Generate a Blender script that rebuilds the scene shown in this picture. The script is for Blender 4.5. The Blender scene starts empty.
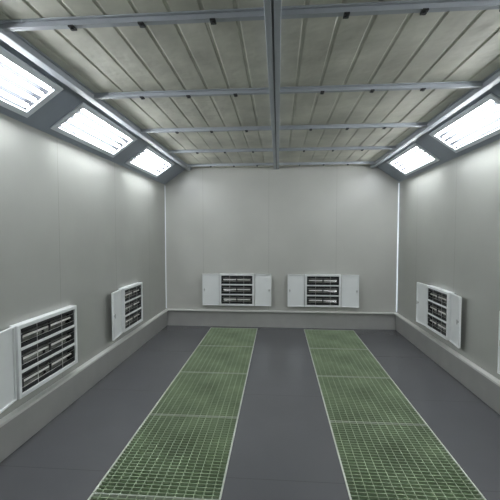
import bpy, bmesh, math
from mathutils import Vector, Matrix
S=bpy.context.scene
try:
    S.view_settings.view_transform='Standard'; S.view_settings.look='None'
except Exception: pass
XL,XR,YB,YF=-1.97,2.00,6.2,-1.2
HW,HC,SL=2.47,2.75,0.40

# ---------------- materials
def mat(name,col,rough=.5,metal=0,noise=0,nscale=5,bump=0,bscale=60,emit=None,es=0,spec=.5,col2=None,stretch=(1,1,1)):
    m=bpy.data.materials.new(name); m.use_nodes=True
    nt=m.node_tree; b=nt.nodes['Principled BSDF']
    b.inputs['Base Color'].default_value=(*col,1); b.inputs['Roughness'].default_value=rough
    b.inputs['Metallic'].default_value=metal; b.inputs['Specular IOR Level'].default_value=spec
    if emit: b.inputs['Emission Color'].default_value=(*emit,1); b.inputs['Emission Strength'].default_value=es
    tc=nt.nodes.new('ShaderNodeTexCoord'); mp=nt.nodes.new('ShaderNodeMapping'); mp.inputs['Scale'].default_value=stretch
    nt.links.new(tc.outputs['Object'],mp.inputs['Vector'])
    if noise or col2:
        n=nt.nodes.new('ShaderNodeTexNoise'); n.inputs['Scale'].default_value=nscale; n.inputs['Detail'].default_value=5
        nt.links.new(mp.outputs[0],n.inputs['Vector'])
        r=nt.nodes.new('ShaderNodeValToRGB'); r.color_ramp.elements[0].position=.3; r.color_ramp.elements[1].position=.7
        a=tuple(c*(1-noise) for c in col); c2=col2 or tuple(min(1,c*(1+noise)) for c in col)
        r.color_ramp.elements[0].color=(*a,1); r.color_ramp.elements[1].color=(*c2,1)
        nt.links.new(n.outputs['Fac'],r.inputs[0]); nt.links.new(r.outputs[0],b.inputs['Base Color'])
    if bump:
        n=nt.nodes.new('ShaderNodeTexNoise'); n.inputs['Scale'].default_value=bscale
        nt.links.new(mp.outputs[0],n.inputs['Vector'])
        bp=nt.nodes.new('ShaderNodeBump'); bp.inputs['Strength'].default_value=bump; bp.inputs['Distance'].default_value=.01
        nt.links.new(n.outputs['Fac'],bp.inputs['Height']); nt.links.new(bp.outputs[0],b.inputs['Normal'])
    return m
def panel_mat(name,col,axis,period,offset,rough=.4,dark=.74,width=.005,noise=.05,spec=.5):
    m=mat(name,col,rough,noise=noise,nscale=1.3,spec=spec)
    nt=m.node_tree; b=nt.nodes['Principled BSDF']; L=nt.links
    src=b.inputs['Base Color'].links[0].from_socket
    tc=nt.nodes.new('ShaderNodeTexCoord'); sp=nt.nodes.new('ShaderNodeSeparateXYZ'); L.new(tc.outputs['Object'],sp.inputs[0])
    ad=nt.nodes.new('ShaderNodeMath'); ad.operation='ADD'; ad.inputs[1].default_value=offset+100*period; L.new(sp.outputs[axis],ad.inputs[0])
    mo=nt.nodes.new('ShaderNodeMath'); mo.operation='MODULO'; mo.inputs[1].default_value=period; L.new(ad.outputs[0],mo.inputs[0])
    lt=nt.nodes.new('ShaderNodeMath'); lt.operation='LESS_THAN'; lt.inputs[1].default_value=width; L.new(mo.outputs[0],lt.inputs[0])
    mix=nt.nodes.new('ShaderNodeMix'); mix.data_type='RGBA'; L.new(lt.outputs[0],mix.inputs['Factor']); L.new(src,mix.inputs['A'])
    mix.inputs['B'].default_value=(*[c*dark for c in col],1)
    L.new(mix.outputs['Result'],b.inputs['Base Color'])
    return m
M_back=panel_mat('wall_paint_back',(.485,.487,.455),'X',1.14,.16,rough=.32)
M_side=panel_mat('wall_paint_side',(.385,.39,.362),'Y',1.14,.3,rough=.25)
M_floor=panel_mat('floor_slate_paint',(.098,.100,.107),'Y',1.25,.2,rough=.24,dark=.72,width=.005)
M_ceil=mat('ceiling_underside',(.28,.28,.24),.7,noise=.1)
M_rib=mat('ribbed_sheet',(.57,.56,.49),.6,noise=.20,nscale=1.8,stretch=(1.4,1.4,1),bump=.7,bscale=6)
M_beam=mat('beam_grey_steel',(.37,.395,.43),.42,noise=.05)
M_slope=mat('slope_blue_grey',(.26,.29,.335),.45,noise=.06,nscale=3)
M_base=mat('baseboard_grey',(.35,.35,.335),.45,noise=.05)
M_lip=mat('baseboard_lip',(.68,.68,.65),.3)
M_white=mat('white_enamel',(.82,.84,.84),.35,noise=.02)
M_frame=mat('fixture_frame',(.70,.74,.78),.4)
M_pan=mat('fixture_pan',(.040,.043,.05),.7,spec=.15)
M_tube=mat('tube_glow',(1,1,1),.3,emit=(.93,.97,1),es=33)
M_cap=mat('tube_cap',(.5,.5,.5),.4,metal=.5)
M_blk=mat('black_plastic',(.02,.02,.022),.4)
M_dark=mat('cassette_black',(.020,.021,.023),.5)
M_refl=mat('reflector_metal',(.26,.26,.255),.12,metal=1,noise=.6,nscale=9,stretch=(1,6,6))
M_quartz=mat('quartz_tube',(.95,.94,.91),.12)
M_wire=mat('guard_wire',(.60,.60,.60),.3,metal=.9)
M_grate=mat('grate_steel',(.33,.41,.27),.45,metal=.1,noise=.28,nscale=2.6)
M_gframe=mat('grate_frame_steel',(.56,.60,.52),.45,metal=.15,noise=.1,nscale=9)
M_seam=mat('beam_seam_dark',(.10,.11,.12),.5)
M_filter=mat('filter_green',(.015,.075,.03),.95,noise=.4,nscale=3.2,col2=(.10,.17,.055),bump=.5,bscale=90)
M_pit=mat('pit_dark',(.05,.055,.05),.9)
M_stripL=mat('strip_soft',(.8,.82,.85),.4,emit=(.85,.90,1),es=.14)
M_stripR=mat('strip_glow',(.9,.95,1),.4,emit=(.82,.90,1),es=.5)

# ---------------- helpers
def addbox(bm,a,b):
    x0,y0,z0=a; x1,y1,z1=b
    v=[bm.verts.new(p) for p in [(x0,y0,z0),(x1,y0,z0),(x1,y1,z0),(x0,y1,z0),(x0,y0,z1),(x1,y0,z1),(x1,y1,z1),(x0,y1,z1)]]
    for f in [(3,2,1,0),(4,5,6,7),(0,1,5,4),(1,2,6,5),(2,3,7,6),(3,0,4,7)]: bm.faces.new([v[i] for i in f])
def obj(name,bm,m,parent=None,bevel=0,smooth=False):
    me=bpy.data.meshes.new(name); bmesh.ops.recalc_face_normals(bm,faces=bm.faces); bm.to_mesh(me); bm.free()
    me.materials.append(m)
    if smooth:
        for p in me.polygons: p.use_smooth=True
    o=bpy.data.objects.new(name,me); S.collection.objects.link(o)
    if parent: o.parent=parent
    if bevel:
        md=o.modifiers.new('bevel','BEVEL'); md.width=bevel; md.segments=2; md.limit_method='ANGLE'
    return o
def boxes(name,bl,m,parent=None,bevel=0):
    bm=bmesh.new()
    for a,b in bl: addbox(bm,a,b)
    return obj(name,bm,m,parent,bevel)
def cyl(bm,p0,p1,r,seg=12):
    p0=Vector(p0); p1=Vector(p1); d=p1-p0
    mt=Matrix.Translation((p0+p1)/2)@d.to_track_quat('Z','Y').to_matrix().to_4x4()
    bmesh.ops.create_cone(bm,cap_ends=True,segments=seg,radius1=r,radius2=r,depth=d.length,matrix=mt)
def empty(name,label=None,cat=None,group=None):
    e=bpy.data.objects.new(name,None); e.empty_display_size=.1; S.collection.objects.link(e)
    tag(e,label,cat,group); return e
def tag(o,label=None,cat=None,group=None,kind=None):
    if label:o['label']=label
    if cat:o['category']=cat
    if group:o['group']=group
    if kind:o['kind']=kind
    return o
def st(o,label=None,cat=None): return tag(o,label,cat,None,'structure')
def copy_tree(src,world):
    n=src.copy(); S.collection.objects.link(n); n.matrix_world=world
    def rec(s,d):
        for c in s.children:
            k=c.copy(); S.collection.objects.link(k); k.parent=d; rec(c,k)
    rec(src,n); return n

# ---------------- shell
T=.1
st(boxes('wall_back',[((XL-T,YB,-.3),(XR+T,YB+T,HC+.1))],M_back),'grey sandwich-panel end wall with vertical seams','wall')
st(boxes('wall_front',[((XL-T,YF-T,-.3),(XR+T,YF,HC+.1))],M_back),'grey sandwich-panel wall','wall')
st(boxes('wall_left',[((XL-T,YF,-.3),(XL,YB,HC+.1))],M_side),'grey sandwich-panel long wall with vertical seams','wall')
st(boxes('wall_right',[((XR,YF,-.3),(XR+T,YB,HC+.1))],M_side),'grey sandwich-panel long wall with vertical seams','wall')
st(boxes('ceiling',[((XL,YF,HC+.06),(XR,YB,HC+.1))],M_ceil),'booth ceiling above ribbed sheets','ceiling')
G=[(-1.15,-.34),(.44,1.27)]; GY0,GY1=.1,6.1
fl=[((XL,YF,-.1),(G[0][0],YB,0)),((G[0][1],YF,-.1),(G[1][0],YB,0)),((G[1][1],YF,-.1),(XR,YB,0))]
for a,b in G: fl+=[((a,YF,-.1),(b,GY0,0)),((a,GY1,-.1),(b,YB,0))]
st(boxes('floor',fl+[((XL,YF,-.3),(XR,YB,-.26))],M_floor),'dark slate grey painted steel floor with two grating channels','floor')
bh=.27
def bb(n,a,b,la,lb):
    st(boxes('baseboard_'+n,[(a,b)],M_base),'grey metal skirting','baseboard')
    o=boxes('trim_'+n,[(la,lb)],M_lip,bevel=.003); st(o,'pale metal ledge along the top of the skirting','trim')
bb('back',(XL+.025,YB-.025,0),(XR-.025,YB,bh),(XL+.06,YB-.06,bh),(XR-.06,YB,bh+.022))
bb('left',(XL,YF,0),(XL+.025,YB,bh),(XL,YF,bh),(XL+.06,YB,bh+.022))
bb('right',(XR-.025,YF,0),(XR,YB,bh),(XR-.06,YF,bh),(XR,YB,bh+.022))

# ---------------- slopes with openings
sl=math.hypot(SL,HC-HW); LL=1.08; W0,W1=.10,.385
LC={-1:[.62,2.08,3.52,5.02],1:[.62,2.12,3.58,5.13]}
cs,sn=SL/sl,(HC-HW)/sl
k=1
for sgn in(-1,1):
    X0=XL if sgn<0 else XR
    bm=bmesh.new()
    def q(y0,y1,w0,w1):
        vs=[bm.verts.new((X0-sgn*cs*w,y,HW+sn*w)) for y,w in[(y0,w0),(y1,w0),(y1,w1),(y0,w1)]]; bm.faces.new(vs)
    ys=[YF]
    for c in LC[sgn]: ys+=[c-LL/2,c+LL/2]
    ys.append(YB)
    for i in range(len(ys)-1):
        q(ys[i],ys[i+1],0,W0); q(ys[i],ys[i+1],W1,sl)
        if i%2==0: q(ys[i],ys[i+1],W0,W1)
    bmesh.ops.remove_doubles(bm,verts=bm.verts,dist=1e-5)
    o=obj('trim_%d'%k,bm,M_slope); st(o,'blue-grey steel sloped soffit holding the light fixtures','soffit'); k+=1
# ---------------- light fixtures
def make_fixture():
    e=empty('ceiling_light_fixture','recessed fluorescent fixture with four glowing tubes in sloped soffit','light fixture','recessed lights in the soffits')
    w=W1-W0; hl=LL/2; hw=w/2; t=.038
    boxes('frame',[((-hl-t,-hw-t,.001),(hl+t,-hw+.008,.016)),((-hl-t,hw-.008,.001),(hl+t,hw+t,.016)),((-hl-t,-hw+.008,.001),(-hl+.018,hw-.008,.016)),((hl-.018,-hw+.008,.001),(hl+t,hw-.008,.016))],M_frame,e,bevel=.003)
    d=.06
    boxes('reflector_pan',[((-hl,-hw,-d-.003),(hl,hw,-d)),((-hl,-hw,-d),(hl,-hw+.003,0)),((-hl,hw-.003,-d),(hl,hw,0)),((-hl,-hw,-d),(-hl+.003,hw,0)),((hl-.003,-hw,-d),(hl,hw,0))],M_pan,e)
    for i in range(4):
        yy=-hw+w*(i+.5)/4
        bm=bmesh.new(); cyl(bm,(-hl+.016,yy,-.02),(hl-.016,yy,-.02),.0145,16)
        tb=obj('fluorescent_tube',bm,M_tube,e)
        for s in(-1,1):
            bm=bmesh.new(); cyl(bm,(s*(hl-.016),yy,-.02),(s*(hl-.004),yy,-.02),.0135,12)
            obj('end_cap',bm,M_cap,tb)
    return e
def slope_mat(sgn,yc):
    X0=XL if sgn<0 else XR; w=(W0+W1)/2
    Xa=Vector((0,-sgn,0)); Ya=Vector((-sgn*cs,0,sn)); Za=Xa.cross(Ya)
    m=Matrix((Xa,Ya,Za)).transposed().to_4x4(); m.translation=Vector((X0-sgn*cs*w,yc,HW+sn*w)); return m
fx=make_fixture(); first=True
for sgn in(-1,1):
    for c in LC[sgn]:
        if first: fx.matrix_world=slope_mat(sgn,c); first=False
        else: copy_tree(fx,slope_mat(sgn,c))

# ---------------- ceiling sheets & beams
cross=[6.2*.95,6.2*.79,6.2*.63,6.2*.468,6.2*.307,6.2*.146,-.1]
xs=[XL+SL,-.03,XR-SL]
edges=[YB]+cross+[YF]
def ribbed(x0,x1,y0,y1):
    bm=bmesh.new(); n=9; w=(x1-x0)/n; prof=[]
    for i in range(n):
        a=x0+i*w
        prof+=[(a,0),(a+w*.84,0),(a+w*.88,.0055),(a+w*.95,.0055)]
    prof.append((x1,0))
    z=HC
    for (a,za),(b,zb) in zip(prof[:-1],prof[1:]):
        bm.faces.new([bm.verts.new(p) for p in[(a,y0,z+za),(b,y0,z+zb),(b,y1,z+zb),(a,y1,z+za)]])
    bmesh.ops.remove_doubles(bm,verts=bm.verts,dist=1e-5)
    o=obj('ceiling_panel',bm,M_rib)
    return tag(o,'beige ribbed ceiling sheet between grey steel beams','ceiling panel','ribbed ceiling sheets')
for i in range(len(edges)-1):
    for j in range(2): ribbed(xs[j]+.002,xs[j+1]-.002,edges[i+1]+.002,edges[i]-.002)
for i,y in enumerate(cross):
    e=empty('ceiling_beam','grey steel cross beam with small black clamps under ceiling','beam','ceiling cross beams')
    e.location=(0,y,HC)
    boxes('rail',[((xs[0]+.03,-.017,-.033),(xs[2]-.03,.017,0)),((xs[0]+.03,-.034,-.008),(xs[2]-.03,.034,-.0))],M_beam,e)
    for x in(-1.1,-.72,-.34,.34,.72,1.1):
        bm=bmesh.new(); cyl(bm,(x,0,-.032),(x,0,-.05),.011,12); addbox(bm,(x-.014,-.022,-.043),(x+.014,.022,-.034)); obj('clamp',bm,M_blk,e)
def lbeam(x,w,h,lab):
    o=boxes('ceiling_beam',[((x-w/2,YF+.01,HC-h),(x+w/2,YB-.01,HC-.0)),((x-w/2-.02,YF+.01,HC-.01),(x+w/2+.02,YB-.01,HC-.002))],M_beam,bevel=.004)
    tag(o,lab,'beam','long ceiling beams')
# middle beam: twin rails joined by a dark seam web
e=empty('ceiling_beam','twin-rail grey steel beam running down the middle of the ceiling','beam','long ceiling beams'); e.location=(-.03,0,HC)
for s in(-1,1):
    boxes('rail',[((min(s*.006,s*.042),YF+.01,-.05),(max(s*.006,s*.042),YB-.01,0))],M_beam,e,bevel=.003)
boxes('seam_web',[((-.006,YF+.01,-.036),(.006,YB-.01,0))],M_seam,e)
lbeam(xs[0]+.045,.06,.05,'grey steel edge rail where ceiling meets sloped soffit')
lbeam(xs[2]-.045,.06,.05,'grey steel edge rail where ceiling meets sloped soffit')
def strip(a,b,m,lab):  # bright corner seams built as trims, their light set in as emission; no lamps
    tag(boxes('corner_glow_trim',[(a,b)],m),lab,'glow trim','corner glow trims')
strip((XL+.002,YB-.012,bh+.035),(XL+.012,YB-.002,HW-.02),M_stripL,'thin white trim in the wall corner, seam light set in as a faint glow')
strip((XR-.014,YB-.014,bh+.035),(XR-.002,YB-.002,HW-.02),M_stripR,'thin white trim in the wall corner, seam light set in as a bright glow')

# ---------------- heaters
HH=.55; CZ=.375
def make_heater(HWD,sides,dw,lab,ang=8):
    e=empty('infrared_wall_heater',lab,'heater','infrared wall heaters')
    hw=HWD/2; d=.07; t=.03
    boxes('housing',[((-hw,-d,0),(-hw+t,-.0,HH)),((hw-t,-d,0),(hw,0,HH)),((-hw+t,-d,0),(hw-t,0,t)),((-hw+t,-d,HH-t),(hw-t,0,HH)),((-hw+t,-.012,t),(hw-t,-.001,HH-t)),
      ((-hw+t,-d+.004,HH/3-.002),(hw-t,-.012,HH/3+.018)),((-hw+t,-d+.004,HH*2/3-.014),(hw-t,-.012,HH*2/3+.006))],M_white,e,bevel=.003)
    iw=hw-t-.004
    for i in range(3):
        z0=[t+.003,HH/3+.021,HH*2/3+.009][i]; z1=[HH/3-.005,HH*2/3-.017,HH-t-.003][i]; zc=(z0+z1)/2
        c=boxes('lamp_cassette',[((-iw,-.058,z0),(iw,-.052,z0+.024)),((-iw,-.058,z1-.024),(iw,-.052,z1)),((-iw,-.058,z0),(-iw+.03,-.014,z1)),((iw-.03,-.058,z0),(iw,-.014,z1)),((-iw+.03,-.018,z0),(iw-.03,-.014,z1)),((-.008,-.06,z0),(.008,-.05,z1))],M_dark,e)
        bm=bmesh.new(); n=10; h=(z1-z0)/2-.025; pts=[]
        for j in range(n+1):
            a=math.pi*j/n; pts.append((-.05+.03*math.sin(a),zc-h*math.cos(a)))
        for (ya,za),(yb,zb) in zip(pts[:-1],pts[1:]):
            bm.faces.new([bm.verts.new(p) for p in[(-iw+.031,ya,za),(iw-.031,ya,za),(iw-.031,yb,zb),(-iw+.031,yb,zb)]])
        bmesh.ops.remove_doubles(bm,verts=bm.verts,dist=1e-5)
        obj('reflector',bm,M_refl,c,smooth=True)
        bm=bmesh.new(); cyl(bm,(-iw+.032,-.038,zc),(iw-.032,-.038,zc),.009,12); obj('quartz_tube',bm,M_quartz,c)
        bm=bmesh.new()
        for s in(-.46,.46): cyl(bm,(s*iw,-.059,z0+.003),(s*iw,-.059,z1-.003),.003,6)
        for f in(.27,.73): cyl(bm,(-iw+.01,-.061,z0+(z1-z0)*f),(iw-.01,-.061,z0+(z1-z0)*f),.0018,6)
        obj('wire_guard',bm,M_wire,c)
    for s in sides:
        x0,x1=(0,dw) if s>0 else(-dw,0)
        dr=boxes('door',[((x0,-.008,0),(x1,0,HH)),((x0,-.022,0),(x1,-.008,.012)),((x0,-.022,HH-.012),(x1,-.008,HH)),
            ((x0,-.022,.012),(x0+.012,-.008,HH-.012)),((x1-.012,-.022,.012),(x1,-.008,HH-.012))],M_white,e,bevel=.002)
        dr.location=(s*(hw+.012),-.034,0); dr.rotation_euler=(0,0,-s*math.radians(ang))
        xk=s*(dw-.035)
        bm=bmesh.new(); cyl(bm,(xk,-.008,HH*.5),(xk,-.026,HH*.5),.012,16); addbox(bm,(xk-.005,-.034,HH*.5-.025),(xk+.005,-.026,HH*.5+.025))
        obj('door_handle',bm,M_cap,dr)
        for z in(.08,HH-.08):
            bm=bmesh.new(); cyl(bm,(-s*.004,-.008,z-.03),(-s*.004,-.008,z+.03),.008,10); obj('hinge',bm,M_cap,dr)
    return e
def place(x,y,a,dz=0): return Matrix.Translation((x,y,CZ+dz))@Matrix.Rotation(math.radians(a),4,'Z')
L2='white infrared wall heater with three lamp cassettes and two open doors'
h=make_heater(.60,(-1,1),.285,L2,6); h.matrix_world=place(-.705,YB,0)
for p in[(.76,YB,0),(XR,4.54,-90,.02),(XR,2.67,-90,.02)]: copy_tree(h,place(*p))
h=make_heater(.78,(-1,),.36,'wide white infrared heater, three lamp cassettes, one open door',9); h.matrix_world=place(XL,2.87,90,.01)
h=make_heater(.62,(-1,),.34,'white infrared heater, three lamp cassettes, single open door',7); h.matrix_world=place(XL,4.62,90,.01)

# ---------------- gratings and filter mats
def grate_meshes(w):
    L=1.0; g=.002
    fr=[((g,g,-.032),(.013,L-g,-.001)),((w-.013,g,-.032),(w-g,L-g,-.001)),((.013,g,-.032),(w-.013,.0045,-.002)),((.013,L-.0045,-.032),(w-.013,L-g,-.002))]
    bars=[]
    nx=14; ny=30
    for i in range(1,nx): x=w*i/nx; bars.append(((x-.002,.0045,-.026),(x+.002,L-.0045,-.003)))
    for j in range(1,ny): y=L*j/ny; bars.append(((.013,y-.002,-.018),(w-.013,y+.002,-.002)))
    return fr,bars
gi=0
for a,b in G:
    w=b-a; fr,bars=grate_meshes(w)
    src=None
    for kk in range(6):
        loc=Matrix.Translation((a,GY0+kk,0))
        if src is None:
            e=empty('floor_grating','fine green-tinted steel floor grating set into dark floor','floor grating','floor gratings'); e.matrix_world=loc
            boxes('frame',fr,M_gframe,e); boxes('grid_bars',bars,M_grate,e); src=e
        else: copy_tree(src,loc)
    o=boxes('filter_mat',[((a,GY0,-.07),(b,GY1,-.044))],M_filter)
    tag(o,'green glass-fibre filter mat lying below the floor gratings','filter mat','floor filter mats')
    st(boxes('trim_%d'%(5+gi),[((a,GY0,-.26),(a+.01,GY1,-.071)),((b-.01,GY0,-.26),(b,GY1,-.071)),((a+.01,GY0,-.1),(b-.01,GY1,-.073))],M_pit),'dark steel channel under the gratings','channel'); gi+=1

# ---------------- world, camera
w=bpy.data.worlds.new('world'); S.world=w; w.use_nodes=True
w.node_tree.nodes['Background'].inputs[0].default_value=(.02,.02,.022,1)
cam=bpy.data.cameras.new('camera'); cam.lens=26; cam.sensor_width=36; cam.clip_start=.05
c=bpy.data.objects.new('camera',cam); S.collection.objects.link(c); S.camera=c
c.location=(0,0,1.61)
c.rotation_euler=(math.radians(90-2.54),0,math.radians(4.43))
